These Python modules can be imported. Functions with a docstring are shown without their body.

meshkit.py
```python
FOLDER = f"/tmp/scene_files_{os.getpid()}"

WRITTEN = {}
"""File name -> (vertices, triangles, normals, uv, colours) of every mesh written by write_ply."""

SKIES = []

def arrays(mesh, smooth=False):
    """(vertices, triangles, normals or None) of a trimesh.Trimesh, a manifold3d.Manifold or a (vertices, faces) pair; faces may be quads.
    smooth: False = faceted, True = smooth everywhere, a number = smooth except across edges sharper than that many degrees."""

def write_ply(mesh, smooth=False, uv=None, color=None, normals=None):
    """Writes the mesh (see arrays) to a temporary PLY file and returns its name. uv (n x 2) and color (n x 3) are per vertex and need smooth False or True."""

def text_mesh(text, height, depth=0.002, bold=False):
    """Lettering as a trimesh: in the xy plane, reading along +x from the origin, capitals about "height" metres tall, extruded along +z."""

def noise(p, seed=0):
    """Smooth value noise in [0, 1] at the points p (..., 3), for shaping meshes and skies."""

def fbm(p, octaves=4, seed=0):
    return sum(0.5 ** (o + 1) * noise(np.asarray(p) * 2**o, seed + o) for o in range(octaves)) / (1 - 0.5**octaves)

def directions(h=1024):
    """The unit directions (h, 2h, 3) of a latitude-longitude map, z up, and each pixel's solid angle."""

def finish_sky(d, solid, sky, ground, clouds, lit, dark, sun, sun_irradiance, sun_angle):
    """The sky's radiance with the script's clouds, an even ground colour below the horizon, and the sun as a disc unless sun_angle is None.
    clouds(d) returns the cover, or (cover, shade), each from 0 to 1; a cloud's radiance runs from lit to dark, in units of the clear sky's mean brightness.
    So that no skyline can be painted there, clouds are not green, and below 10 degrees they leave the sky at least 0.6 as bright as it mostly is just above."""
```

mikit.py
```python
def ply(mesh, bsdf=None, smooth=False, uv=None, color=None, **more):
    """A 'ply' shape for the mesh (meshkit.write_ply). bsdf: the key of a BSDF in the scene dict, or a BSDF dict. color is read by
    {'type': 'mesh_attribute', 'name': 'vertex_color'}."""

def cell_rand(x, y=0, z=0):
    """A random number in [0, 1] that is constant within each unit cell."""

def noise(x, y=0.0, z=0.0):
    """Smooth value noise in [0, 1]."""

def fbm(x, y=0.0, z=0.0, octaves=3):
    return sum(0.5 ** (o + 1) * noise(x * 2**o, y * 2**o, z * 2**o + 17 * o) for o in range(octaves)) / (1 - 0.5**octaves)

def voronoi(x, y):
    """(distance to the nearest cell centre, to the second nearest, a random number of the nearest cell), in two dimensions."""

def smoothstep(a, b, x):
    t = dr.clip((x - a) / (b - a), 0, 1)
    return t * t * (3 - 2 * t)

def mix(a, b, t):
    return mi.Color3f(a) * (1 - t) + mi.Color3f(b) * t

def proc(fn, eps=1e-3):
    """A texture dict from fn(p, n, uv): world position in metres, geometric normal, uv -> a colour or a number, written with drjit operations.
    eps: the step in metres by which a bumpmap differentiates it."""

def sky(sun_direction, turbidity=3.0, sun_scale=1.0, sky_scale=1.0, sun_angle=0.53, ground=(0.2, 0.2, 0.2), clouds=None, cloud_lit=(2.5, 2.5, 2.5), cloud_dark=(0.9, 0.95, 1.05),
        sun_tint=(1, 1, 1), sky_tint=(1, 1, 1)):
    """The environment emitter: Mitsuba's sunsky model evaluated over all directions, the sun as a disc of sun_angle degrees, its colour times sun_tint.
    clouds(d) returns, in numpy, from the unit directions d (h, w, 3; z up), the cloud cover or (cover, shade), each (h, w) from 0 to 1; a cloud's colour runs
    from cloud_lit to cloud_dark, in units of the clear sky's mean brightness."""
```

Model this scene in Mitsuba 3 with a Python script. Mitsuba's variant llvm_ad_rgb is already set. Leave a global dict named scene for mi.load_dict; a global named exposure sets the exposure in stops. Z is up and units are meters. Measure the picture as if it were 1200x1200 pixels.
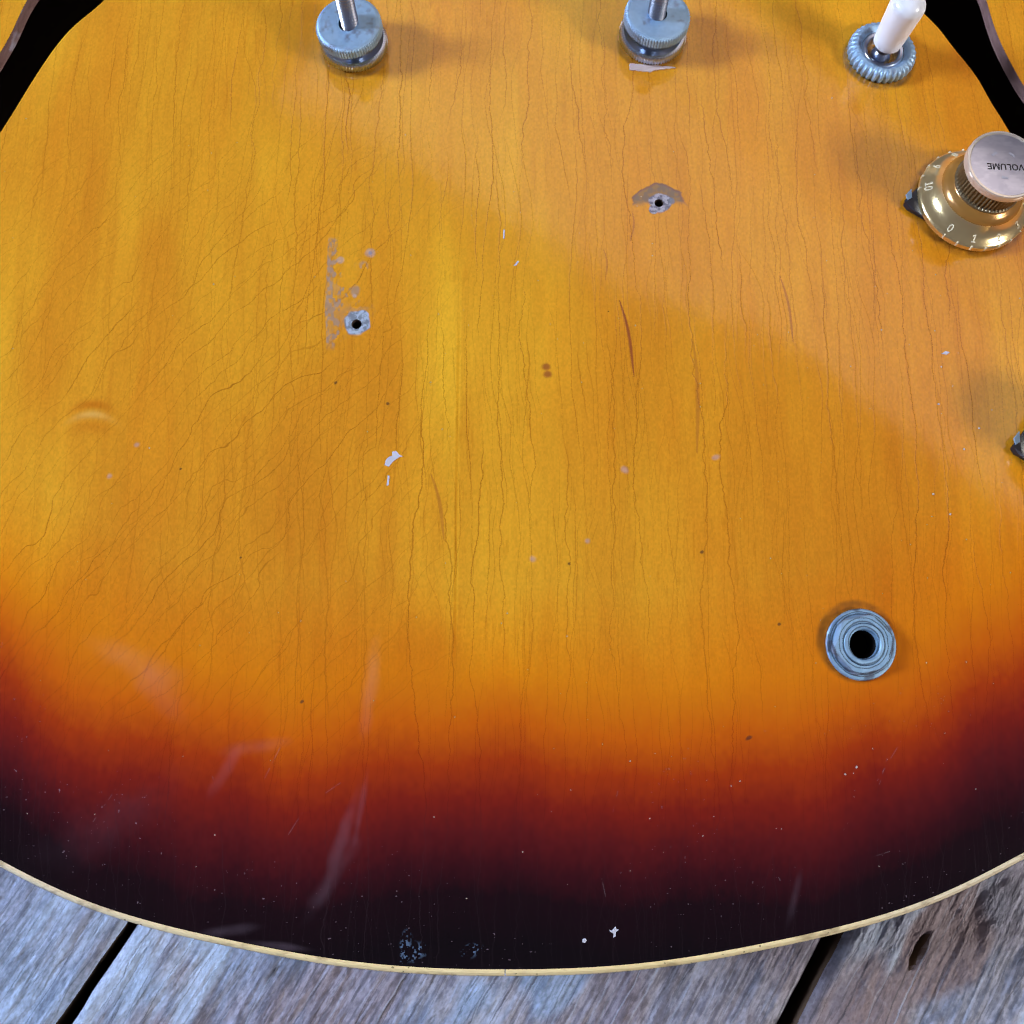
import math, numpy as np, trimesh, shapely, drjit as dr, mitsuba as mi, mikit, meshkit
from scipy.interpolate import CubicSpline
from scipy.spatial import Delaunay
T = mi.ScalarTransform4f
scene, labels = {}, {}
rng = np.random.default_rng(7)

# ------------------------------------------------------------------ camera, lamps, exposure
TILT = math.radians(15)
EYE = [0.0015, 0.03802, 0.2305]
scene['camera'] = {'type': 'perspective', 'fov': 53.1301, 'near_clip': 0.01, 'far_clip': 50.0,
                   'to_world': T().look_at(origin=EYE, target=[EYE[0], EYE[1] + math.sin(TILT), EYE[2] - math.cos(TILT)], up=[0, 1, 0])}
exposure = 0.0
# dim even light of the room
scene['room_light'] = {'type': 'constant', 'radiance': {'type': 'rgb', 'value': [0.085, 0.08, 0.11]}}


def lamp(key, corners, rgb, label):
    """A flat four-cornered lamp (a window or skylight with daylight behind it) that shines towards the guitar."""
    c = np.array(corners, float)
    n = np.cross(c[1] - c[0], c[2] - c[0])
    if n @ (np.array([0, .1, 0]) - c.mean(0)) < 0:
        c = c[::-1]
    scene[key] = mikit.ply((c, np.array([[0, 1, 2, 3]])), {'type': 'diffuse', 'reflectance': {'type': 'rgb', 'value': [.5, .5, .5]}})
    scene[key]['emitter'] = {'type': 'area', 'radiance': {'type': 'rgb', 'value': list(rgb)}}
    labels[key] = {'label': label, 'category': 'window', 'kind': 'structure'}


lamp('side_window', [(-2.0, .02, .85), (-2.0, .60, .85), (-2.0, .60, 1.45), (-2.0, .02, 1.45)], (49.0, 58.0, 76.0), 'tall window left of the floor with blue daylight behind it')
lamp('far_window', [(1.83, -.97, .98), (2.05, -.50, .98), (2.05, -.50, 1.46), (1.83, -.97, 1.46)], (50.0, 47.0, 44.0), 'smaller window on the right, facing the side window')
# skylight strip: its near edge shows as the straight edge of the pale sheen on the lacquer
e0, e1 = np.array([-.42, 1.15]), np.array([1.35, .02])
w = np.array([.54, .84])
for key, a, b, rgb, lab in (('skylight', 0.0, .34, (1.75, 1.38, 1.10), 'skylight pane nearest the guitar'), ('skylight_001', .35, .69, (1.0, .86, .88), 'larger dimmer skylight pane farther from the guitar')):
    q = [e0 + w * a, e1 + w * a, e1 + w * b, e0 + w * b]
    lamp(key, [(x, y, 1.2) for x, y in q], rgb, lab)

# ------------------------------------------------------------------ shape of the guitar body
HALF = [(0, 0), (.0134, .0002), (.0371, .0022), (.0535, .0049), (.0733, .0090), (.0925, .0148), (.1093, .0222), (.14, .0395), (.165, .064), (.186, .097), (.198, .130), (.203, .165),
        (.199, .200), (.187, .235), (.168, .268), (.151, .296), (.142, .325), (.144, .352), (.154, .382), (.164, .412), (.163, .440), (.150, .463), (.125, .474), (.095, .466), (.070, .450), (.045, .447), (0, .447)]


def closed_spline(pts, n):
    pts = np.array(pts, float)
    pts = np.vstack([pts, pts[:1]])
    s = np.r_[0, np.cumsum(np.hypot(*np.diff(pts, axis=0).T))]
    return CubicSpline(s, pts, bc_type='periodic')(np.linspace(0, s[-1], n, endpoint=False))


half = np.array(HALF)
OUT = closed_spline(np.vstack([half, (half * [-1, 1])[-2:0:-1]]), 1400)
POLY = shapely.Polygon(OUT)
RING = POLY.exterior
RISE, REACH = .014, .145


def top_z(x, y):
    d = np.clip(shapely.distance(RING, shapely.points(x, y)) / REACH, 0, 1)
    return RISE * (1 - (1 - d) ** 2)


def normal(x, y, e=.003):
    n = np.array([-(top_z(x + e, y) - top_z(x - e, y)) / (2 * e), -(top_z(x, y + e) - top_z(x, y - e)) / (2 * e), 1.0])
    return n / np.linalg.norm(n)


def on_top(x, y, lift=0.0, turn=0.0, lean=(0, 0)):
    """4 x 4 matrix that stands a thing modelled at the origin on the arched top at (x, y)."""
    n = normal(x, y) + np.array([lean[0], lean[1], 0])
    n /= np.linalg.norm(n)
    a = np.cross([0, 1, 0], n)
    a /= np.linalg.norm(a)
    b = np.cross(n, a)
    m = np.eye(4)
    c, s = math.cos(turn), math.sin(turn)
    m[:3, 0], m[:3, 1], m[:3, 2] = a * c + b * s, b * c - a * s, n
    m[:3, 3] = np.array([x, y, float(top_z(x, y))]) + n * lift
    return m


# polynomial stand-in for the distance to the body's edge, used by the sunburst paint
gx, gy = np.meshgrid(np.linspace(-.17, .17, 90), np.linspace(0, .2, 80))
ok = shapely.contains_xy(POLY, gx, gy)
gx, gy = gx[ok], gy[ok]
gd = shapely.distance(RING, shapely.points(gx, gy))
keep = gd < .10
TERMS = [(i, j) for i in (0, 2, 4, 6) for j in range(5)]
COEF = np.linalg.lstsq(np.stack([(gx[keep] * 6) ** i * (gy[keep] * 6) ** j for i, j in TERMS], 1), gd[keep], rcond=None)[0]

# ------------------------------------------------------------------ materials
N, FBM, SS, MIX = mikit.noise, mikit.fbm, mikit.smoothstep, mikit.mix


def edge_distance(X, Y):
    a, b = dr.clip(X, -.17, .17) * 6, dr.clip(Y, 0, .16) * 6
    a2, d = a * a, mi.Float(0)
    for (i, j), c in zip(TERMS, COEF):
        t = mi.Float(float(c))
        for _ in range(i // 2):
            t = t * a2
        for _ in range(j):
            t = t * b
        d += t
    return d


def blob(X, Y, cx, cy, rx, ry, rot=0.0, soft=.3, rough=0.0, freq=900.0):
    c, s = math.cos(rot), math.sin(rot)
    u, v = ((X - cx) * c + (Y - cy) * s) / rx, ((Y - cy) * c - (X - cx) * s) / ry
    r = dr.sqrt(u * u + v * v)
    if rough:
        r = r + rough * (FBM(X * freq, Y * freq, 3.0, 2) - .5)
    return 1 - SS(1 - soft, 1 + soft, r)


def checking(X, Y, sp, seed, width, slant, amount):
    """Fine age cracks of the lacquer: every strip of width sp holds one wandering line, broken where a noise says so."""
    u = (X - slant) / sp
    k = dr.floor(u)
    c = .5 + .75 * (N(Y * 28 + seed, k * 1.7 + seed) - .5) + .26 * (N(Y * 130, k * 3.1 + seed) - .5) + .10 * (N(Y * 420, k * 5.3) - .5) + .05 * (N(Y * 1300, k * 7.3) - .5)
    d = dr.abs(u - k - c) * sp
    gate = SS(1 - amount, 1.2 - amount, FBM(Y * 24 + 9 * k, k * 2.3 + seed * 5, X * 30, 2) * 1.15 - .07)
    wide = width * (.55 + .9 * N(Y * 45, k + seed))
    return (1 - SS(wide * .3, wide, d)) * gate * (.45 + .55 * mikit.cell_rand(k, seed, 4))


def cracks(X, Y):
    left = 1 - SS(-.075, -.035, X)
    v = checking(X, Y, .0062, 3, .00015, .004 * FBM(X * 20, Y * 14), .64)
    v = dr.maximum(v, .8 * checking(X, Y, .0033, 11, .00012, .006 * FBM(X * 14 + 5, Y * 22), .58))
    v = dr.maximum(v, .65 * checking(X, Y, .0021, 17, .00010, .010 * FBM(X * 24 + 9, Y * 30), .54))
    v = dr.maximum(v, .5 * checking(X, Y, .0014, 37, .00009, .012 * FBM(X * 30 + 2, Y * 34), .50))
    # slanting set of the left side, rising to the right
    lean = (Y - .10) * .85 + .016 * FBM(X * 30 + 3, Y * 24) + .005 * FBM(X * 120, Y * 120)
    mid = SS(.03, .07, Y) * (1 - SS(.165, .21, Y))
    w1 = checking(X, Y, .0052, 23, .00014, lean, .66)
    w2 = checking(X, Y, .0030, 29, .00011, (Y - .10) * .66 + .018 * FBM(X * 26 + 8, Y * 30) + .005 * FBM(X * 140, Y * 140), .60)
    slanted = (1 - SS(-.045, .005, X)) * mid
    k = dr.maximum(v * (1 - .5 * left * mid), dr.maximum(w1, .85 * w2) * slanted)
    return k * (.55 + .9 * FBM(X * 26, Y * 26, 19.0, 2))


def dent(X, Y):
    u, v = (X + .0939) / .0040, (Y - .1197) / .0020
    return dr.exp(-(u * u)) * (dr.exp(-dr.square(v - 1.25) * 1.4) + dr.exp(-dr.square(v + 1.45) * 1.0) * .7 - .8 * dr.exp(-dr.square(v) * 2.4))


# stop points of the sunburst: distance from the edge in mm -> paint colour
BURST = [(0, (.004, .0018, .0032)), (11, (.010, .0020, .0042)), (17, (.038, .0034, .0062)), (24, (.098, .0066, .0072)), (31, (.20, .0125, .0055)), (38, (.36, .036, .0030)), (46, (.55, .110, .0022)), (56, (.65, .205, .004)), (76, (.67, .305, .016))]
ZINC = (.42, .43, .50)


def worn_left(X, Y):     # glue strip with a sharp left border, thinning to the right
    u = (X + .04185 - .0007 * SS(.146, .137, Y)) / .0052
    n = FBM(X * 1300, Y * 900, 1.0, 3)
    edge = SS(-.02, .03, u) * SS(.1340, .1365, Y) * (1 - SS(.1620, .1634, Y))
    wide = .34 + .42 * dr.exp(-dr.square((Y - .1465) / .0060))
    strip = edge * (1 - SS(.75, 1.15, u / wide + 2.4 * (n - .5))) * (.30 + .70 * SS(.38, .56, FBM(X * 1500, Y * 900, 2.0, 3)))
    more = blob(X, Y, -.0350, .1492, .0011, .0013, 0, .35, .5) * .8
    more = dr.maximum(more, .55 * blob(X, Y, -.0336, .1555, .0013, .0013, 0, .4, .8) * SS(.45, .6, n))
    more = dr.maximum(more, .35 * blob(X, Y, -.0355, .1425, .0045, .0035, .3, .5, .9) * SS(.48, .62, n))
    return dr.maximum(strip * .85, more)


def chips(X, Y):
    a = blob(X, Y, -.0342, .1412, .0029, .0029, .6, .10, .42, 500)
    a = dr.maximum(a, blob(X, Y, -.0331, .1427, .0016, .0018, .2, .12, .3, 600))
    b = blob(X, Y, .0368, .1722, .0026, .0026, .2, .12, .45, 600)
    return a, dr.maximum(b, blob(X, Y, .0352, .1706, .0012, .0012, .2, .12, .45, 600))


def halo_right(X, Y):    # grey half ring where a fitting used to sit
    u, v = (X - .0364) / .0068, (Y - .1715) / .0062
    r = dr.sqrt(u * u + v * v) + .30 * (FBM(X * 380, Y * 380, 2.0, 5) - .5)
    return (1 - SS(.92, 1.0, r)) * SS(-.05, .22, v + .25 * (FBM(X * 500, Y * 500) - .5)), SS(.84, .93, r)


SMUDGES = [(-.0788, .0632, .0085, .0026, -.5, .16), (-.0745, .0575, .0055, .0022, -.9, .11), (-.0530, .0462, .0052, .0012, .15, .17), (-.0590, .0420, .0042, .0011, 1.0, .15), (-.0345, .0270, .0075, .0011, 1.25, .22), (-.0365, .0190, .0075, .0014, 1.0, .15),
           (-.0305, .0330, .0050, .0006, 1.4, .20), (-.0287, .0595, .0075, .0013, 1.45, .20), (-.0580, .0088, .0050, .0009, .12, .22), (-.0470, .0058, .0045, .0006, -.1, .25), (.0610, .0160, .0040, .0007, 1.3, .14), (.0480, .0040, .0026, .0008, .1, .12), (.0560, .0052, .0022, .0007, .1, .12), (-.0850, .0300, .014, .004, .5, .05)]
SCRATCHES = [(0.0221, 0.0299, 0.024, 0.0376), (0.076, 0.0231, 0.0815, 0.0247), (0.0798, 0.0384, 0.0817, 0.0438), (-0.0456, 0.0283, -0.0421, 0.0338), (-0.0876, 0.0308, -0.083, 0.0374), (-0.0613, 0.0371, -0.0622, 0.0401), (0.0211, 0.0157, 0.0203, 0.0193), (-0.0512, 0.0393, -0.0472, 0.0474), (-0.0379, 0.0367, -0.0349, 0.0387), (0.0794, 0.0392, 0.0849, 0.0473), (0.0709, 0.0279, 0.0727, 0.0305)]
SCUFFS = [(-.0207, .0056, .0010, .0030, -.15), (-.0190, .0046, .0022, .0016, .2), (-.0070, .0050, .0018, .0010, .3)]
DARK = [(.0431, .0876, .0007, .0005), (-.0385, .1265, .0006, .0005), (.0238, .1440, .0003, .0003), (-.0725, .1065, .0005, .0004), (-.0435, .0555, .0007, .0005), (.0140, .0850, .0005, .0005), (.0595, .0720, .0006, .0005), (-.0580, .0865, .0004, .0004), (.052, .048, .0012, .0006), (-.0265, .1215, .0006, .0006)]
GREY = [(-.0828, .1122, .0007, .0006), (-.0885, .1050, .0007, .0006), (.0060, .0860, .0008, .0008), (.0180, .0900, .0006, .0006), (.0470, .1090, .0009, .0006), (.0265, .1060, .0008, .0009)]


def top_color(p, n, uv):
    X, Y = p.x, p.y
    d = edge_distance(X, Y) * 1000
    d += 9 * (FBM(X * 45, Y * 20, 5.0, 2) - .5) + 2.6 * (FBM(X * 190, Y * 40, 8.0, 3) - .5) + 2 * (FBM(X * 900, Y * 600, 2.0, 2) - .5) - 6.5 * (1 - SS(.018, .062, dr.abs(X + .006))) + 2.0 + 2 * SS(.07, .12, dr.abs(X)) * SS(.03, .06, Y) + 0 * SS(-.07, -.11, X) * (1 - SS(.09, .12, Y))
    c = mi.Color3f(BURST[0][1])
    for (a, _), (b, col) in zip(BURST, BURST[1:]):
        c = MIX(c, col, dr.clip((d - a) / (b - a), 0, 1))
    clear = SS(46, 66, d)
    # maple figure: soft patches and upright streaks
    f1 = FBM(X * 34 + 2, Y * 11, 1.0, 3)
    f2 = FBM(X * 110 + 1.5 * FBM(X * 20, Y * 20), Y * 18, 4.0, 3)
    f3 = FBM(X * 420, Y * 55, 2.0, 2)
    fine = FBM(X * 2900, Y * 1700, 2.0, 2)
    tone = .95 + .30 * (f1 - .5) + .20 * (f2 - .5) + .12 * (f3 - .5)
    wob = .0022 * (FBM(X * 60, Y * 25, 7.0) - .5)
    s1 = (1 - SS(.0005, .0012, X + .0110 + .15 * wob)) * SS(-.0275, -.0165, X + wob * 3) * SS(.066, .078, Y) * (1 - SS(.125, .165, Y))
    s2 = dr.exp(-dr.square((X + .0985 + .06 * (.19 - Y) * 2 - .0115 + wob * 2) / .0065)) * SS(.06, .09, Y) * (1 - SS(.16, .20, Y))
    s3 = dr.exp(-dr.square((X + .0300 + wob * 2) / .0060)) * SS(.078, .092, Y) * (1 - SS(.10, .118, Y))
    s4 = dr.exp(-dr.square((X - .0435 + wob * 2) / .0050)) * SS(.10, .13, Y) * (1 - SS(.14, .155, Y))
    s5 = dr.exp(-dr.square((X + .0300) / .030)) * dr.exp(-dr.square((Y - .155) / .016))
    yellow = dr.clip(.9 * s1 + .75 * s2 + .5 * s3 + .5 * s4 + .35 * s5 + 1.1 * SS(.5, .75, f1) * .5, 0, 1)
    red = dr.clip(SS(.52, .36, f1) * .5 + SS(.53, .70, f2) * .35, 0, 1)
    tone = tone - .03 + .10 * (FBM(X * 900 + 3, Y * 60, 3.0, 2) - .5)
    c = c * MIX((1, 1, 1), mi.Color3f(1 + .65 * (tone - .92), 1 + 1.25 * (tone - .92), 1 + 1.2 * (tone - .92)), clear)
    c = MIX(c, c * mi.Color3f(1.02, .95, .85), SS(.02, .10, X) * clear)
    c = MIX(c, c * mi.Color3f(1.12, 1.30, 1.35), yellow * clear)
    c = MIX(c, c * mi.Color3f(.97, .82, .80), red * clear)
    c *= 1 + .19 * (fine - .5) * clear
    seam = 1 - SS(.0001, .0005, dr.abs(X + .0108 + .15 * wob))
    c = MIX(c, c * mi.Color3f(.9, .78, .6), seam * SS(.06, .07, Y) * (1 - SS(.13, .15, Y)))
    pores = SS(.70, .82, FBM(X * 1500, Y * 170, 9.0, 2)) * SS(.48, .62, FBM(X * 40, Y * 30, 12.0, 2))
    c = MIX(c, c * mi.Color3f(.80, .66, .5), pores * clear * .35)
    # cracks: brown in the clear lacquer, pale in the black
    k = cracks(X, Y)
    c = MIX(c, MIX(mi.Color3f(.045, .030, .036), c * mi.Color3f(.55, .38, .30), SS(20, 34, d)), k * (.24 + .56 * SS(20, 40, d)))
    # two red-brown gouges and small stains
    for ax, ay, bx, by, wd, st in ((.0264, .1468, .0296, .1280, .00050, .85), (.0640, .1530, .0664, .1365, .00042, .55), (.0430, .1370, .0432, .1100, .0007, .35), (-.0165, .1050, -.0130, .0900, .0006, .35), (.0230, .160, .0236, .152, .0003, .4), (.0300, .1700, .0297, .1620, .0003, .5)):
        t = dr.clip(((X - ax) * (bx - ax) + (Y - ay) * (by - ay)) / ((bx - ax) ** 2 + (by - ay) ** 2), 0, 1)
        q = dr.sqrt(dr.square(X - ax - t * (bx - ax) - .0005 * dr.sin(t * 4)) + dr.square(Y - ay - t * (by - ay)))
        c = MIX(c, (.26, .055, .020), st * (1 - SS(.3, 1.0, q / (wd * (.25 + 3.0 * t * (1 - t) + .05)))))
    for cx, cy in ((.0093, .1303), (.0096, .1285)):
        c = MIX(c, (.30, .075, .02), .8 * blob(X, Y, cx, cy, .0009, .0008, 0, .5))
    dx = (X + .0939) / .0046  # dent: shaded crescents and a lit ridge between, put into the colour
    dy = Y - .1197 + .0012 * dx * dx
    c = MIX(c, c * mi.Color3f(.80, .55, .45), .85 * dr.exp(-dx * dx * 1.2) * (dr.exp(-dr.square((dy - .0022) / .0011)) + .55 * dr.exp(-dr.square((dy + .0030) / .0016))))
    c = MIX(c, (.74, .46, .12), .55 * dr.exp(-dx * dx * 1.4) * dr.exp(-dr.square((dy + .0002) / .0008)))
    # pale hand smudges and dry scuffs
    wisp = FBM(X * 260, Y * 260, 4.0, 3)
    for cx, cy, rx, ry, rot, st in SMUDGES:
        c = MIX(c, (.50, .38, .50), st * .32 * blob(X, Y, cx, cy, rx, ry, rot, .85, .9, 240) * (.4 + .9 * wisp))
    speck = FBM(X * 2300, Y * 2300, 6.0, 2)
    for cx, cy, rx, ry, rot in SCUFFS:
        c = MIX(c, (.16, .26, .42), .55 * blob(X, Y, cx, cy, rx, ry, rot, .6, .6) * SS(.58, .70, speck))
    grit = SS(.88, .91, FBM(X * 1900, Y * 1900, 14.0, 2)) * (1 - SS(40, 50, d)) * SS(.5, .65, FBM(X * 55, Y * 55, 15.0, 2))
    c = MIX(c, (.40, .30, .36), grit * .35)
    # fine dry scratches
    for ax, ay, bx, by in SCRATCHES:
        t = dr.clip(((X - ax) * (bx - ax) + (Y - ay) * (by - ay)) / ((bx - ax) ** 2 + (by - ay) ** 2), 0, 1)
        q = dr.sqrt(dr.square(X - ax - t * (bx - ax)) + dr.square(Y - ay - t * (by - ay)))
        c = MIX(c, (.40, .34, .38), .15 * (1 - SS(.00002, .00014, q)) * SS(.35, .6, N(X * 900, Y * 900, 8.0)))
    # worn places round the old fittings
    w0 = worn_left(X, Y)
    c = MIX(c, MIX((.27, .17, .10), (.27, .23, .23), .1 + .9 * FBM(X * 900, Y * 900, 1.0, 2)), w0 * .85)
    h, rim = halo_right(X, Y)
    hn = FBM(X * 900, Y * 900, 7.0, 2)
    c = MIX(c, MIX(MIX((.27, .16, .08), (.17, .135, .11), SS(.35, .6, hn)), (.17, .09, .08), rim * .8), h * .9)
    a, b = chips(X, Y)
    cn = FBM(X * 1700, Y * 1700, 11.0, 2)
    c = MIX(c, MIX((.17, .20, .25), (.36, .45, .57), SS(.3, .7, cn)), a)
    c = MIX(c, MIX((.16, .15, .19), (.40, .38, .43), SS(.3, .7, cn)), b)
    c = MIX(c, (.17, .18, .22), .85 * blob(X, Y, .0395, .1728, .0008, .0009, 0, .3, .3))
    for cx, cy, r in ((-.0318, .1590, .0011), (-.0387, .1571, .0009), (-.0350, .1479, .0005)):
        c = MIX(c, (.38, .37, .42), .45 * blob(X, Y, cx, cy, r, r, 0, .35, .4))
    c = MIX(c, (.25, .25, .33), .8 * blob(X, Y, -.0318, .1590, .0004, .0005, 0, .4))
    # grime round the hardware, with contact shade painted in round the jack
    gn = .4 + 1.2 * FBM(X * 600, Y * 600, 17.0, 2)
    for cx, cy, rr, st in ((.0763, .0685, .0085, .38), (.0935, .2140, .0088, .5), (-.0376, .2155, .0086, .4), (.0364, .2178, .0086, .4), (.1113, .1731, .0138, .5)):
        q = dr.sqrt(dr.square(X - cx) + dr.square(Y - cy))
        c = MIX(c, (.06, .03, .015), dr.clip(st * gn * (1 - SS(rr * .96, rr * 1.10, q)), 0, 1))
    for cx, cy, rx, ry in DARK:
        c = MIX(c, (.035, .02, .018), .7 * blob(X, Y, cx, cy, rx * .62, ry * .62, .5, .4, .5, 1500))
    for cx, cy, rx, ry in GREY:
        c = MIX(c, (.40, .34, .42), .4 * blob(X, Y, cx, cy, rx * .8, ry * .8, .5, .8, .7, 800))
    return dr.clip(c, 0, 1)


def top_bump(p, n, uv):
    X, Y = p.x, p.y
    a, b = chips(X, Y)
    h = -6e-5 * (a + b) - 1.6e-5 * cracks(X, Y) - 2e-5 * worn_left(X, Y)
    return h + 2.0e-4 * dent(X, Y) + 0.6e-5 * FBM(X * 900, Y * 500, 1.0, 2) + 3.5e-5 * FBM(X * 70, Y * 55, 3.0, 3)


def top_rough(p, n, uv):
    X, Y = p.x, p.y
    a, b = chips(X, Y)
    return .07 + .05 * FBM(X * 90, Y * 90, 1.0, 2) + .5 * dr.maximum(dr.maximum(a, b), worn_left(X, Y)) + .25 * halo_right(X, Y)[0]


def rgb(*v):
    return {'type': 'rgb', 'value': list(v)}


def two(b):
    return {'type': 'twosided', 'bsdf': b}


def bsdf(key, **k):
    scene[key] = two({'type': 'principled', **{a: (rgb(*v) if isinstance(v, tuple) else v) for a, v in k.items()}})
    return key


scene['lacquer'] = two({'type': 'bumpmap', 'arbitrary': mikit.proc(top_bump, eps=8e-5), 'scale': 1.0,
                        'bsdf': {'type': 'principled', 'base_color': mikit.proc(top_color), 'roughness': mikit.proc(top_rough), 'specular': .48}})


def binding_color(p, n, uv):
    X, Y = p.x, p.y
    c = MIX((.80, .63, .26), (.85, .73, .40), FBM(X * 40, Y * 40, 1.0, 3))
    c = MIX(c, (.72, .64, .46), SS(.05, .10, dr.abs(X)) * .7)
    grime = SS(.54, .80, FBM(X * 260, Y * 500, 3.0, 4)) * .5
    c = MIX(c, (.20, .12, .05), grime)
    return MIX(c, (.05, .03, .02), .7 * SS(.86, .90, FBM(X * 900, Y * 1200, 8.0, 2)))


def raw_edge(p, n, uv):
    g = FBM(p.x * 500, p.y * 500, p.z * 900, 3)
    ply_lines = N(p.z * 2200)
    c = MIX((.15, .075, .065), (.28, .165, .15), g) * (.8 + .3 * ply_lines)
    return MIX(c, (.36, .33, .40), SS(.64, .78, FBM(p.x * 160, p.y * 160, p.z * 300, 3)))


def zinc_color(p, n, uv):
    g = FBM(p.x * 900, p.y * 900, p.z * 900, 3)
    c = MIX((.28, .47, .69), (.42, .63, .87), g)
    return MIX(c, (.20, .22, .30), SS(.54, .74, FBM(p.x * 420, p.y * 420, p.z * 420 + 5, 3)) * .8)


def zinc_rough(p, n, uv):
    return .42 + .2 * FBM(p.x * 1300, p.y * 1300, p.z * 1300, 2)


bsdf('celluloid', base_color=mikit.proc(binding_color), roughness=.28, specular=.5)
bsdf('raw_ply', base_color=mikit.proc(raw_edge), roughness=.75)
bsdf('zinc', base_color=mikit.proc(zinc_color), metallic=.62, roughness=mikit.proc(zinc_rough), specular=.5)
def jack_color(p, n, uv):
    q = dr.sqrt(dr.square(p.x - .0769) + dr.square(p.y - .0677)) * 1000
    c = MIX((.20, .37, .56), (.36, .58, .80), FBM(p.x * 900, p.y * 900, p.z * 900, 3))
    for rr, wd in ((3.45, .12), (4.55, .16), (5.35, .10), (6.45, .14), (6.9, .10)):
        c = MIX(c, (.05, .07, .11), .75 * (1 - SS(wd * .5, wd * 1.6, dr.abs(q - rr + .25 * (FBM(p.x * 500, p.y * 500, 3.0, 2) - .5)))))
    return MIX(c, (.09, .10, .14), SS(.52, .70, FBM(p.x * 420, p.y * 420, p.z * 420 + 5, 3)) * SS(5.6, 6.6, q) * .8)


bsdf('worn_plating', base_color=mikit.proc(jack_color), metallic=.62, roughness=mikit.proc(zinc_rough), specular=.5)
bsdf('chrome', base_color=(.55, .62, .74), metallic=1.0, roughness=.24)
bsdf('dark_steel', base_color=(.05, .055, .085), metallic=.8, roughness=.4)
bsdf('black_void', base_color=(.006, .005, .005), roughness=.9, specular=.1)  # near-black colour stands in for shade inside the jack and switch holes
bsdf('side_wood', base_color=(.03, .012, .010), roughness=.25)
bsdf('inner_wood', base_color=(.05, .03, .02), roughness=.9)
bsdf('gold', base_color=(.88, .68, .32), metallic=.85, roughness=.20, clearcoat=.8, clearcoat_gloss=.95)
bsdf('amber_plastic', base_color=(.42, .20, .035), metallic=.4, roughness=.22, clearcoat=1.0, clearcoat_gloss=.95)
bsdf('grip_dark', base_color=(.16, .12, .06), metallic=.5, roughness=.3, clearcoat=.6)
bsdf('clear_rim', base_color=(.62, .55, .46), metallic=.4, roughness=.14, clearcoat=1.0, clearcoat_gloss=.98)
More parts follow.
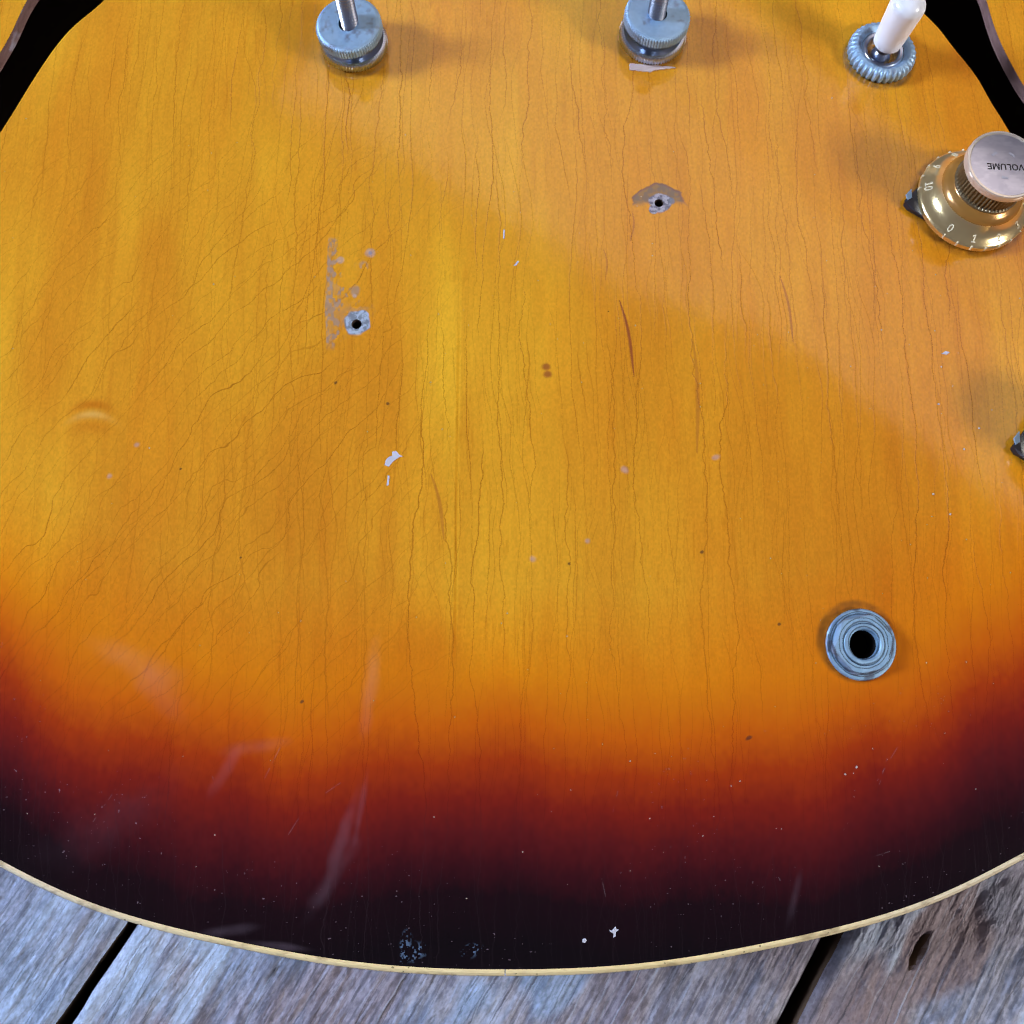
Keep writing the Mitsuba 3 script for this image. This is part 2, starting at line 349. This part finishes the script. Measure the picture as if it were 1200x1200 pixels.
def cap_color(p, n, uv):
    g = FBM(p.x * 500, p.y * 900, 3.0, 3)
    c = MIX((.60, .60, .66), (.70, .70, .75), SS(.3, .7, g))
    return MIX(c, (.30, .31, .38), SS(.60, .75, FBM(p.x * 260, p.y * 260, 9.0, 3)) * .2)


bsdf('silver_disc', base_color=mikit.proc(cap_color), metallic=.9, roughness=.09, clearcoat=.6, clearcoat_gloss=.95)
bsdf('ink', base_color=(.012, .012, .015), roughness=.5)
bsdf('white_ink', base_color=(.78, .70, .48), roughness=.5)
bsdf('white_plastic', base_color=(.80, .84, .90), roughness=.22, specular=.5)
bsdf('white_fleck', base_color=(.50, .52, .60), roughness=.7)
bsdf('tape', base_color=(.54, .44, .42), roughness=.5)
bsdf('dust', base_color=(.52, .44, .38), roughness=.8)

# ------------------------------------------------------------------ mesh helpers


def lathe(profile, n=96, teeth=0, amp=None, duty=.5):
    """Turned solid from (radius, height) points in mm; amp[i] mm of knurl on point i, in the given number of teeth."""
    pr = np.array(profile, float)
    n = n if not teeth else teeth * 6
    th = np.linspace(0, 2 * math.pi, n, endpoint=False)
    wave = np.array([0, 0, .6, 1, 1, .6])[np.arange(n) % 6] if teeth else np.zeros(n)
    rows = []
    for i, (r, z) in enumerate(pr):
        rr = r + (amp[i] * (wave - .5) if amp is not None else 0)
        rows.append(np.stack([rr * np.cos(th), rr * np.sin(th), np.full(n, z)], 1))
    v = np.vstack(rows) * .001
    f = []
    k = np.arange(n)
    for i in range(len(pr) - 1):
        a, b = i * n + k, i * n + (k + 1) % n
        f += [np.stack([a, b, b + n], 1), np.stack([a, b + n, a + n], 1)]
    return trimesh.Trimesh(v, np.vstack(f), process=False)


def prism(poly, z0, z1, bevel=0.0):
    """Solid from a shapely outline in metres, with a small chamfer at the top."""
    m = trimesh.creation.extrude_polygon(poly, z1 - z0, engine='earcut')
    m.apply_translation([0, 0, z0])
    if bevel:
        c = np.array(poly.centroid.coords[0])
        up = m.vertices[:, 2] > z1 - 1e-9
        d = m.vertices[up, :2] - c
        m.vertices[up, :2] = c + d * (1 - bevel / np.maximum(np.linalg.norm(d, axis=1, keepdims=True), 1e-9))
    return m


def put(key, mesh, material, m=None, smooth=35, label=None, **more):
    if m is not None:
        mesh = mesh.copy()
        mesh.apply_transform(m)
    base, i = key, 0
    while key in scene:
        i += 1
        key = f'{base}_{i:03d}'
    scene[key] = mikit.ply(mesh, material, smooth=smooth, **more)
    if label:
        labels[key] = {'label': label}
    return key


# ------------------------------------------------------------------ the floor of weathered planks
labels['floor'] = {'label': 'weathered blue grey wooden planks under the guitar with dark gaps between them', 'kind': 'structure'}
FLOOR_Z = -.056
ALONG = np.array([.525, .851]) / np.hypot(.525, .851)      # the grain's direction
ACROSS = np.array([ALONG[1], -ALONG[0]])


def plank_uv(p):
    return p.x * float(ACROSS[0]) + p.y * float(ACROSS[1]), p.x * float(ALONG[0]) + p.y * float(ALONG[1])


def plank_color(p, n, uv):
    U, V = plank_uv(p)
    wv = .004 * FBM(U * 30, V * 10, 1.0, 2)
    g = .6 * FBM((U + wv) * 1300, V * 130, 2.0, 4) + .4 * FBM(U * 700, V * 420, 4.0, 3)
    g2 = FBM((U + wv) * 200, V * 28, 6.0, 3)
    patch = FBM(U * 38, V * 22, 3.0, 3)
    right = SS(.055, .085, U)
    c = MIX((.17, .22, .32), (.38, .49, .68), SS(.30, .70, g * .6 + g2 * .4))  # bluer towards the left: blue window light put into the board colour
    c = MIX(c, MIX((.18, .16, .19), (.40, .38, .44), SS(.32, .68, g)), SS(-.125, -.06, U) * SS(.36, .54, FBM(U * 60, V * 34, 33.0, 3)) * .85)
    c = MIX(c, MIX((.20, .22, .28), (.42, .45, .55), SS(.3, .7, g)), right * .8)
    c = MIX(c, c * mi.Color3f(.84, .76, .76), SS(.45, .68, patch))
    c = MIX(c, (.55, .68, .86), SS(.58, .76, FBM(U * 130, V * 20, 9.0, 3)) * .55)
    c = MIX(c, (.27, .20, .20), SS(.52, .60, FBM(U * 42 + 3, V * 26, 21.0, 3)) * right * .8)
    c = MIX(c, (.035, .03, .035), SS(.70, .80, FBM((U + wv) * 900, V * 60, 13.0, 3)) * .35)
    fib = checking(U, V, .0042, 51, .00034, .002 * FBM(U * 40, V * 30), .60)
    fib = dr.maximum(fib, .7 * checking(U, V, .0021, 57, .0002, .003 * FBM(U * 60, V * 40), .55))
    c = MIX(c, (.035, .035, .05), fib * .6)
    c = MIX(c, (.50, .60, .76), .35 * checking(U, V, .0026, 63, .0003, .003 * FBM(U * 50 + 4, V * 36), .55))
    sc = checking(V + .4 * U, U, .011, 41, .0004, .004 * FBM(U * 30, V * 30), .35)
    c = MIX(c, (.42, .44, .55), sc * .25)
    c = c * (.68 + .64 * FBM(U * 1900, V * 1100, 1.0, 3))
    # bare wood on the flanks of a board
    return MIX((.13, .085, .055), c, SS(.25, .6, n.z))


def plank_bump(p, n, uv):
    U, V = plank_uv(p)
    wv = .004 * FBM(U * 30, V * 10, 1.0, 2)
    return 2.2e-4 * FBM((U + wv) * 900, V * 34, 13.0, 3) * -1 + 2.6e-4 * FBM((U + wv) * 1100, V * 130, 2.0, 4) + 1.4e-4 * FBM(U * 2500, V * 1500, 1.0, 2)


scene['old_wood'] = two({'type': 'bumpmap', 'arbitrary': mikit.proc(plank_bump, eps=1.5e-4), 'scale': 2.2,
                         'bsdf': {'type': 'principled', 'base_color': mikit.proc(plank_color), 'roughness': .62, 'specular': .35}})
P0 = np.array([-.0973, .003]) @ ACROSS      # right border of the first gap
P1 = np.array([.0834, .0003]) @ ACROSS      # left border of the second gap
EDGES = [(P0 - .312, P0 - .1575, 0), (P0 - .1545, P0 - .0024, 1), (P0, P1, 2), (P1 + .0040, P1 + .1600, 3), (P1 + .1635, P1 + .318, 4)]


def make_plank(u0, u1, s):
    fine = 1 <= s <= 3
    near = np.arange(-.115, .115, .0011) if fine else np.arange(-.1, .1, .01)
    vs = np.unique(np.round(np.r_[np.linspace(-1.1, near[0], 40), near, np.linspace(near[-1], 1.5, 50)], 5))
    us = np.linspace(u0, u1, 210 if fine else 50)
    U, V = np.meshgrid(us, vs)
    q = np.stack([U, V, U * 0 + s], -1)
    a = meshkit.fbm(q * [170, 36, 1], 4, seed=s) - .5
    b = meshkit.fbm(q * [560, 150, 1], 3, seed=s + 9) - .5
    z = .0020 * a + .0015 * b + .0012 * (meshkit.fbm(q * [22, 5, 1], 2, seed=4) - .5)
    if s == 3:      # flaking layers
        h = meshkit.fbm(q * [70, 34, 1], 4, seed=31) * 9
        st = np.floor(h) + np.clip((h % 1) / .12, 0, 1)
        z += .0005 * (st - 4.5)
        e = ((U - (np.array([.107, -.003]) @ ACROSS)) / .0008) ** 2 + ((V - (np.array([.107, -.003]) @ ALONG)) / .0045) ** 2
        z -= .006 * np.exp(-e ** 2)
    edge = np.minimum(U - u0, u1 - U)
    rim = .0018 + .0022 * meshkit.fbm(q * [0, 60, 1], 3, seed=s + 50)
    z -= np.where(edge < rim, (1 - edge / rim) ** 2 * .0022, 0)
    z = np.minimum(z, .0022)
    wob = .0022 * (meshkit.fbm(np.stack([V * 30, V * 0 + s, V * 0], -1), 3, seed=71) - .5)
    Uw = U + wob * np.where(U > (u0 + u1) / 2, 1, -1) * np.clip(1 - edge / .01, 0, 1)
    xy = Uw[..., None] * ACROSS + V[..., None] * ALONG
    top = np.concatenate([xy, (FLOOR_Z + z)[..., None]], -1)
    nv, nu = U.shape
    lo0, lo1 = top[:, 0].copy(), top[:, -1].copy()
    lo0[:, 2] = lo1[:, 2] = FLOOR_Z - .028
    pts = np.concatenate([lo0[:, None], top, lo1[:, None]], 1)
    nu += 2
    idx = np.arange(nv * nu).reshape(nv, nu)
    a, b, c, d = idx[:-1, :-1].ravel(), idx[:-1, 1:].ravel(), idx[1:, 1:].ravel(), idx[1:, :-1].ravel()
    f = np.vstack([np.stack([a, b, c], 1), np.stack([a, c, d], 1)])
    P = pts.reshape(-1, 3)
    return trimesh.Trimesh(P, f, process=False), P[:, :2]


for u0, u1, s in EDGES:
    m, uv = make_plank(u0, u1, s)
    key = put('floor__plank', m, 'old_wood', smooth=True, uv=uv)
labels['floor__plank_003'] = {'label': 'greyest plank, flaking and split, right of the wider gap'}
bsdf('gap_dark', base_color=(.015, .012, .010), roughness=.95)  # near-black, standing in for the darkness below the plank gaps
g = trimesh.creation.box([3.2, 3.2, .01])
g.apply_translation([0, .1, -.15])
put('gap_sheet', g, 'gap_dark', smooth=False)
labels['gap_sheet'] = {'label': 'near-black sheet added for the darkness below the plank gaps', 'kind': 'structure'}

# ------------------------------------------------------------------ guitar: body
G = 'electric_guitar'
labels[G] = {'label': 'sunburst hollow body electric guitar stripped of its bridge, lying on the weathered planks', 'category': 'guitar'}
BIND = .0013
F_IN = [(-.0935, .285), (-.0945, .270), (-.0965, .255), (-.0992, .243), (-.1032, .233), (-.1100, .2254), (-.1150, .2172), (-.1197, .2063), (-.1249, .1938), (-.1300, .1830), (-.1330, .1740), (-.1385, .1665), (-.1470, .1655), (-.1520, .1725), (-.1500, .1810), (-.1440, .1850),
        (-.1370, .1975), (-.1320, .2090), (-.1290, .2175), (-.1268, .2240), (-.1245, .2335), (-.1190, .2450), (-.1120, .2570), (-.1075, .2680), (-.1060, .2800), (-.1040, .2900), (-.0970, .2970), (-.0890, .2960), (-.0860, .2900), (-.0885, .2860)]
F_R = [(.0935, .285), (.0945, .270), (.0970, .255), (.1000, .244), (.1037, .2350), (.1062, .2300), (.1098, .2250), (.1130, .2191), (.1162, .2136), (.1187, .2085), (.1208, .2025), (.1229, .1976), (.1253, .1918), (.1290, .1850), (.1325, .1760), (.1385, .1675), (.1470, .1665), (.1520, .1735), (.1500, .1820),
       (.1440, .1880), (.1370, .1970), (.1310, .2065), (.1280, .2145), (.1262, .2210), (.1248, .2300), (.1240, .2370), (.1195, .2480), (.1125, .2580), (.1075, .2690), (.1060, .2800), (.1040, .2900), (.0970, .2970), (.0890, .2960), (.0860, .2900), (.0885, .2860)]
HOLES = [closed_spline(F_IN, 420), closed_spline(F_R, 420)]


def ring(x, y, r, n=24):
    t = np.linspace(0, 2 * math.pi, n, endpoint=False)
    return np.stack([x + r * np.cos(t), y + r * np.sin(t)], 1)


SCREWS = [(-.0343, .1408, .00118), (.0365, .1722, .00105)]
JACK = (.0769, .0677)
ROUND = [ring(x, y, r) for x, y, r in SCREWS] + [ring(*JACK, .0047, 40)]
inner = POLY.buffer(-BIND, quad_segs=8)
inner_ring = np.array([inner.exterior.interpolate(s).coords[0] for s in np.linspace(0, inner.exterior.length, 1400, endpoint=False)])
sheet = shapely.Polygon(inner_ring, [h for h in HOLES + ROUND])
step = .002
ax, ay = np.meshgrid(np.arange(-.206, .206, step), np.arange(-.001, .477, step * .866))
ax[1::2] += step / 2
ax, ay = ax.ravel(), ay.ravel()
m_in = shapely.contains_xy(sheet.buffer(-.0007), ax, ay)
extra = [ring(x, y, r * k, 24) for x, y, r in SCREWS for k in (1.4, 2.0)]
P = np.vstack([inner_ring, *HOLES, *ROUND, *extra, np.stack([ax[m_in], ay[m_in]], 1)])
tri = Delaunay(P).simplices
cen = P[tri].mean(1)
tri = tri[shapely.contains_xy(sheet, cen[:, 0], cen[:, 1])]
e1, e2 = P[tri[:, 1]] - P[tri[:, 0]], P[tri[:, 2]] - P[tri[:, 0]]
cr = e1[:, 0] * e2[:, 1] - e1[:, 1] * e2[:, 0]
tri[cr < 0] = tri[cr < 0][:, ::-1]
Z = top_z(P[:, 0], P[:, 1])
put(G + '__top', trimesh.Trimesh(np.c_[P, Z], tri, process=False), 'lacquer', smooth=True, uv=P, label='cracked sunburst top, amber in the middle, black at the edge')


def wall(loop, z_top, z_low, closed=True):
    n = len(loop)
    v = np.vstack([np.c_[loop, z_top], np.c_[loop, z_low]])
    k = np.arange(n if closed else n - 1)
    a, b = k, (k + 1) % n
    return trimesh.Trimesh(v, np.vstack([np.stack([a, a + n, b], 1), np.stack([b, a + n, b + n], 1)]), process=False)


for h, side in zip(HOLES, ('left', 'right')):
    z = top_z(h[:, 0], h[:, 1])
    put(G + '__sound_hole_edge', wall(h, z, z - .0034), 'raw_ply', smooth=True, label=f'raw brown cut edge of the {side} sound hole')
for (x, y, r), h, side in zip(SCREWS, ROUND, ('worn glue strip', 'grey half ring')):
    z = top_z(h[:, 0], h[:, 1])
    w = wall(h, z, z - .012)
    cap = trimesh.Trimesh(np.c_[np.vstack([h, [[x, y]]]), np.full(len(h) + 1, z.mean() - .0115)], np.array([[i, (i + 1) % len(h), len(h)] for i in range(len(h))]), process=False)
    put(G + '__screw_hole', trimesh.util.concatenate([w, cap]), 'inner_wood', smooth=False, label=f'empty screw hole by the {side}')
# binding: rounded strip that follows the edge, its ends meeting at the butt
prof = [(BIND, .0), (BIND * .5, .00006), (BIND * .12, -.0001), (-.00012, -.0005), (-.00015, -.0058), (BIND * .6, -.0060)]
nrm = np.roll(OUT, -1, 0) - np.roll(OUT, 1, 0)
nrm = np.stack([-nrm[:, 1], nrm[:, 0]], 1) / np.linalg.norm(nrm, axis=1, keepdims=True)
if not POLY.contains(shapely.Point(OUT[300] + nrm[300] * .001)):
    nrm = -nrm
loop_o, loop_n = OUT.copy(), nrm
order = np.r_[np.arange(1, 1400), [0]]
start = loop_o[0]
rows = []
ids = np.arange(0, 1401)
for off, dz in prof:
    pts = loop_o[ids % 1400] + loop_n[ids % 1400] * off
    pts[0] = pts[0] + [.00018, 0]
    pts[-1] = pts[-1] + [-.00006, 0]
    zz = np.full(len(ids), dz) + (float(top_z(0.0, BIND)) + .00012 if off > 0 and dz >= 0 else 0)
    rows.append(np.c_[pts, zz])
n = len(ids)
v = np.vstack(rows)
f = []
for i in range(len(prof) - 1):
    a = np.arange(n - 1) + i * n
    f += [np.stack([a, a + 1, a + n + 1], 1), np.stack([a, a + n + 1, a + n], 1)]
put(G + '__binding', trimesh.Trimesh(v, np.vstack(f), process=False), 'celluloid', smooth=50, label='yellowed cream binding strip with a joint at the butt')
side_loop = OUT + nrm * .0004
put(G + '__side', wall(side_loop, np.full(1400, -.0055), np.full(1400, -.042)), 'side_wood', smooth=True)
bx = inner_ring
bz = -.042 - .0105 * (top_z(P[:, 0], P[:, 1]) / RISE)
full = shapely.Polygon(OUT + nrm * .0004)
qx, qy = np.meshgrid(np.arange(-.205, .206, .006), np.arange(-.001, .477, .006))
qi = shapely.contains_xy(full.buffer(-.002), qx.ravel(), qy.ravel())
Q = np.vstack([(OUT + nrm * .0004)[::3], np.stack([qx.ravel()[qi], qy.ravel()[qi]], 1)])
tb = Delaunay(Q).simplices
cq = Q[tb].mean(1)
tb = tb[shapely.contains_xy(full, cq[:, 0], cq[:, 1])]
put(G + '__back', trimesh.Trimesh(np.c_[Q, -.042 - .0105 * top_z(Q[:, 0], Q[:, 1]) / RISE], tb, process=False), 'inner_wood', smooth=True)

BIG = np.diag([1.07, 1.07, 1.07, 1])
# ------------------------------------------------------------------ bridge posts with thumbwheels
for i, (x, y, lab, l1, l2) in enumerate([(-.0376, .2160, 'left bridge post, its upper thumbwheel tilted', (-.05, -.03), (.03, .01)), (.0364, .2184, 'right bridge post, standing over a white tape scrap', (.04, .02), (.01, -.02))]):
    key = G + '__bridge_post' + (f'_{i:03d}' if i else '')
    labels[key] = {'label': lab}
    low = lathe([(2.1, .3), (6.9, .3), (7.45, .7), (7.65, 1.0), (7.65, 2.2), (7.35, 2.6), (6.8, 2.75), (5.2, 1.9), (4.2, 1.7), (2.1, 1.7)], teeth=72, amp=[0, 0, .25, .32, .32, .2, 0, 0, 0, 0])
    up = lathe([(2.1, 4.6), (4.6, 4.6), (6.4, 4.9), (7.1, 5.2), (7.35, 5.5), (7.35, 7.4), (7.1, 7.75), (6.7, 7.95), (6.3, 8.0), (2.1, 8.0)], teeth=72, amp=[0, 0, 0, .22, .32, .32, .16, 0, 0, 0])
    th = []
    zc = -8.0
    while zc < 17:
        th += [(1.55, zc), (2.05, zc + .36), (2.05, zc + .46), (1.55, zc + .80)]
        zc += .86
    th += [(1.6, 17.4), (0, 17.5)]
    put(key + '__thumbwheel', up, 'zinc', on_top(x, y, 0, .3, l1) @ BIG, 30)
    put(key + '__thumbwheel', low, 'chrome', on_top(x, y, 0, .1, l2) @ BIG, 30)
    put(key + '__threaded_post', lathe(th, 40), 'chrome', on_top(x, y) @ BIG, 40)

# ------------------------------------------------------------------ toggle switch
S = G + '__toggle_switch'
M = on_top(.0935, .2146, 0, .4) @ BIG
put(S + '__nut', lathe([(7.3, .0), (7.6, .5), (7.75, 1.4), (7.6, 2.4), (7.0, 3.1), (6.2, 3.3), (5.4, 2.9), (5.0, 2.3)], teeth=34, amp=[.4, .5, .5, .5, .35, .1, 0, 0]), 'zinc', M, 35)
put(S + '__bushing', lathe([(5.0, 1.2), (4.95, 2.2), (4.6, 2.6), (4.0, 2.5), (3.7, 2.2), (3.6, -6)], 64), 'chrome', M, 35)
put(S + '__socket', lathe([(3.6, -1.5), (0, -1.6)], 48), 'black_void', M, 35)
put(S + '__lever', lathe([(2.3, -1.4), (2.5, .2), (2.1, 1.4), (1.5, 2.2), (1.4, 6)], 40), 'chrome', M, 35)
tip = [(0, 4.2), (1.6, 4.2), (2.35, 4.4), (2.6, 4.8), (2.75, 6.5), (3.05, 13.2), (3.02, 13.35), (3.1, 13.5)]
tip += [(3.15 * math.cos(a), 15.6 + 3.0 * math.sin(a)) for a in np.linspace(.0, math.pi / 2 - .01, 12)] + [(0, 18.6)]
put(S + '__switch_tip', lathe([(q * 1.25, z) for q, z in tip], 64), 'white_plastic', M, 50, label='rounded white plastic switch tip')

# ------------------------------------------------------------------ output jack
J = G + '__output_jack'
M = on_top(*JACK, 0, .22)
put(J + '__washer', lathe([(4.7, .12), (7.3, .12), (7.7, .35), (7.75, .7), (7.5, 1.0), (7.2, 1.08), (4.7, 1.08)], 96), 'worn_plating', M, 35)
hexo = shapely.Polygon([(7.25e-3 * math.cos(a), 7.25e-3 * math.sin(a)) for a in np.linspace(0, 2 * math.pi, 7)[:-1]]).intersection(shapely.Point(0, 0).buffer(6.95e-3, 32))
hexo = hexo.difference(shapely.Point(0, 0).buffer(4.62e-3, 32))
hm = trimesh.creation.extrude_polygon(hexo, .0014, engine='earcut')
hm.apply_translation([0, 0, .00115])
r = np.linalg.norm(hm.vertices[:, :2], axis=1)
upv = hm.vertices[:, 2] > .0024
hm.vertices[upv & (r > .0055), :2] *= (.0064 / r[upv & (r > .0055)])[:, None]
put(J + '__hex_nut', hm, 'worn_plating', M, 25)
put(J + '__sleeve', lathe([(4.5, 1.0), (4.5, 2.6), (4.35, 2.8), (3.6, 2.85), (3.25, 2.6), (3.1, 1.9), (3.05, 1.2)], 64), 'worn_plating', M, 35)
put(J + '__bore', lathe([(3.05, 1.2), (3.05, -4), (0, -4)], 48), 'black_void', M, 35)

# ------------------------------------------------------------------ control knobs


def bent_pointer():
    a = math.radians(24)
    base = [(12.4 * math.cos(t), 12.4 * math.sin(t)) for t in np.linspace(-a, a, 7)]
    v, f = [], []
    for z in (.15, .75):
        v += [(x, y, z) for x, y in base]
    tipp = [(16.6, 1.0, .25), (16.9, .6, 1.9), (16.0, 2.2, .3), (15.4, 2.6, 1.4)]
    v = np.array(v + tipp) * .001
    return trimesh.Trimesh(v).convex_hull


def knob(x, y, name, label, word):
    key = G + '__' + name
    if label:
        labels[key] = {'label': label}
    M = on_top(x, y, 0, 0)

    def add(part, mesh, mat, smooth=35, lab=None):
        put(key + '__' + part, mesh, mat, M, smooth, lab)
    skirt = [(12.2, .6), (12.9, .7), (13.25, 1.0), (13.3, 2.2), (13.05, 2.6), (12.6, 2.85), (11.8, 3.3), (11.0, 4.0), (10.4, 4.9), (10.0, 5.7), (9.75, 6.2)]
    add('skirt', lathe(skirt, 128), 'gold', 30, 'flared gold skirt with pale numbers')
    add('collar', lathe([(9.75, 6.2), (9.4, 7.0), (8.7, 7.7), (8.0, 8.1), (7.8, 8.4)], 96), 'amber_plastic', 40)
    add('grip', lathe([(7.8, 8.4), (7.85, 8.8), (7.35, 9.2), (7.35, 13.6), (7.5, 14.0)], teeth=52, amp=[0, 0, .5, .5, 0]), 'grip_dark', 25, 'ribbed grip under the cap')
    add('cap_rim', lathe([(7.6, 14.0), (8.5, 14.2), (8.75, 14.6), (8.75, 15.9), (8.55, 16.25), (8.1, 16.3), (7.85, 16.0)], 96), 'clear_rim', 40)
    add('cap', lathe([(7.85, 16.0), (7.8, 15.95), (0, 15.95)], 96), 'silver_disc', 20, 'round silver cap' + (' lettered VOLUME' if word else ''))
    if word:
        t = meshkit.text_mesh(word, .0015, .00006, bold=True)
        t.apply_translation(-t.bounds.mean(0))
        t.apply_transform(trimesh.transformations.rotation_matrix(math.pi, [0, 0, 1]))
        t.apply_translation([.0002, -.0006, .01600])
        add('lettering', t, 'ink', False)
        arcs = []
        for a in (.9, 2.2, 4.6):
            s = shapely.Point(0, 0).buffer(.0037).difference(shapely.Point(0, 0).buffer(.0031)).intersection(shapely.Polygon([(0, 0), (.01 * math.cos(a - .22), .01 * math.sin(a - .22)), (.01 * math.cos(a + .22), .01 * math.sin(a + .22))]))
            q = trimesh.creation.extrude_polygon(s, .00005, engine='earcut')
            q.apply_translation([0, 0, .01596])
            arcs.append(q)
        add('cap_mark', trimesh.util.concatenate(arcs), 'chrome', False)
    for k in range(11):
        a = math.radians(230 + 30 * k)
        t = meshkit.text_mesh(str(k), .0014, .00012, bold=True)
        t.apply_translation([-t.bounds.mean(0)[0], -.00085, 0])
        t.vertices[:, 1] *= 1.25
        slope = math.radians(38)
        R = np.eye(4)
        out = np.array([math.cos(a), math.sin(a), 0])
        R[:3, 0] = [-math.sin(a), math.cos(a), 0]
        R[:3, 1] = -out * math.cos(slope) + np.array([0, 0, math.sin(slope)])
        R[:3, 2] = np.cross(R[:3, 0], R[:3, 1])
        R[:3, 3] = out * .01145 + np.array([0, 0, .00366])
        t.apply_transform(R)
        add('numeral', t, 'white_ink', False)
    ticks = []
    for k in range(21):
        a = math.radians(230 + 15 * k)
        b = trimesh.creation.box([.0009, .00034, .0013])
        b.apply_translation([.01295, 0, .0020])
        b.apply_transform(trimesh.transformations.rotation_matrix(a, [0, 0, 1]))
        ticks.append(b)
    add('tick_mark', trimesh.util.concatenate(ticks), 'white_ink', False)
    labels[key + '__tick_mark'] = {'label': 'ring of short pale tick marks on the skirt', 'kind': 'stuff'}
    p = bent_pointer()
    p.apply_transform(trimesh.transformations.rotation_matrix(math.radians(181), [0, 0, 1]))
    add('pointer', p, 'dark_steel', False, 'small bent steel pointer')  # dark metal paints the shaded side of this one-piece pointer
    q = trimesh.Trimesh(np.array([(16.2, .5, 2.02), (14.9, -.3, 1.72), (14.6, -2.9, 1.50), (16.3, -1.1, 1.95), (16.2, .5, 1.5), (14.9, -.3, 1.3), (14.6, -2.9, 1.2), (16.3, -1.1, 1.5)]) * .001).convex_hull
    q.apply_transform(trimesh.transformations.rotation_matrix(math.radians(181), [0, 0, 1]))
    add('pointer_lit_facet', q, 'zinc', False)  # lit facet of the same pointer, put in as paler metal


knob(.1113, .1731, 'volume_knob', None, 'VOLUME')
knob(.1305, .1130, 'tone_knob', 'knob at the right edge of the picture, only its pointer in view', None)
# the pots they turn, inside the body, dimly seen through the right sound hole
pot = lathe([(12, -36), (12.3, -30), (12, -29.5), (0, -29.4)], 64)
pot.apply_translation([.1240, .2130, .002])
put(G + '__control_pot', pot, 'dark_steel', None, 35)

# ------------------------------------------------------------------ flecks, tape scrap and dust on the lacquer


def flake(pts, x, y, lift=.00003, thick=.00014):
    poly = shapely.Polygon(np.array(pts) * .001).buffer(0)
    m = prism(poly, 0, thick, .00004)
    return m, on_top(x, y, lift)


bits = [([(-1.9, -1.6), (-.9, -2.0), (-.2, -1.0), (.5, -.4), (1.5, .3), (2.2, .4), (1.3, .9), (.6, 1.7), (-.3, 1.5), (-.2, .6), (-1.0, .3), (-1.6, -.3)], -.0250, .1087, 'white chip in the middle of the amber area'),
        ([(-.3, -1.2), (.2, -.9), (.3, 0), (.9, .5), (.4, .6), (.2, 1.2), (-.2, .7), (-.6, .3), (-1.2, .5), (-.9, 0), (-.3, -.3)], .0229, .0087, 'star shaped pale fleck near the binding'),
        ([(-.5, -.3), (.1, -.5), (.5, 0), (.2, .5), (-.4, .3)], .0166, .0070, None),
        ([(-1.0, -.3), (.2, -.5), (1.0, .1), (.1, .4)], .1013, .1345, None),
        ([(-.3, -1.2), (.2, -1.1), (.3, 1.0), (-.1, 1.2)], -.0260, .1036, None),
        ([(-.2, -1.3), (.1, -1.3), (.2, .9), (.0, 1.3), (-.2, .6)], -.0004, .1640, None),
        ([(-.6, -.6), (.0, -.5), (.7, .6), (.3, .7)], .0025, .1562, None)]
for pts, x, y, lab in bits:
    m, M = flake(pts, x, y)
    put(G + '__fleck', m, 'white_fleck', M, False, lab)
x = np.linspace(-5.6, 5.8, 40)
hi = .75 - .10 * x + .08 * np.sin(x * 1.9) - .5 * np.clip(-x - 5, 0, 1)
lo = np.where(x < -.4, -1.25 - .12 * (x + .4), -1.2 + .55 * np.clip((x + .4) / 1.2, 0, 1) + .13 * np.clip(x - .8, 0, 9)) + .06 * np.sin(x * 4.1)
lo = np.minimum(lo, hi - .08)
tape = shapely.Polygon(np.vstack([np.stack([x, hi], 1), np.stack([x, lo], 1)[::-1]]) * .001).buffer(0)
put(G + '__tape_scrap', prism(tape, 0, .00025, .00006), 'tape', on_top(.0362, .2098, .00003), False, 'torn white scrap in front of the right bridge post')

dust = []
n_dust = 200
seen = [(.0, .0)]
px = np.concatenate([rng.uniform(-.125, .125, n_dust // 2), rng.uniform(-.02, .13, n_dust // 2)])
py = np.concatenate([rng.uniform(.005, .21, n_dust // 2), rng.uniform(.02, .16, n_dust // 2)])
px, py = np.r_[px, [.0725, .075, -.0680, -.066, .0985, .1000, .1035, .1075, .0990, .0955]], np.r_[py, [.0405, .0420, .1510, .0675, .1220, .1310, .1115, .1165, .0965, .1010]]
big = np.r_[rng.uniform(.00006, .00016, n_dust), rng.uniform(.0002, .00030, 10)]
ball = trimesh.creation.icosphere(subdivisions=1, radius=1)
zz = top_z(px, py)
safe = shapely.contains_xy(sheet.buffer(-.002), px, py)
for a, b, c, r in zip(px[safe], py[safe], zz[safe], big[safe]):
    m = ball.copy()
    m.vertices *= r * rng.uniform(.6, 1.3, 3)
    m.apply_transform(trimesh.transformations.rotation_matrix(rng.uniform(0, 6.28), [0, 0, 1]))
    m.apply_translation([a, b, c + r * .25])
    dust.append(m)
put('dust', trimesh.util.concatenate(dust), 'dust', None, True)
labels['dust'] = {'label': 'pale dust specks scattered over the lacquered top of the guitar', 'category': 'dust', 'kind': 'stuff'}
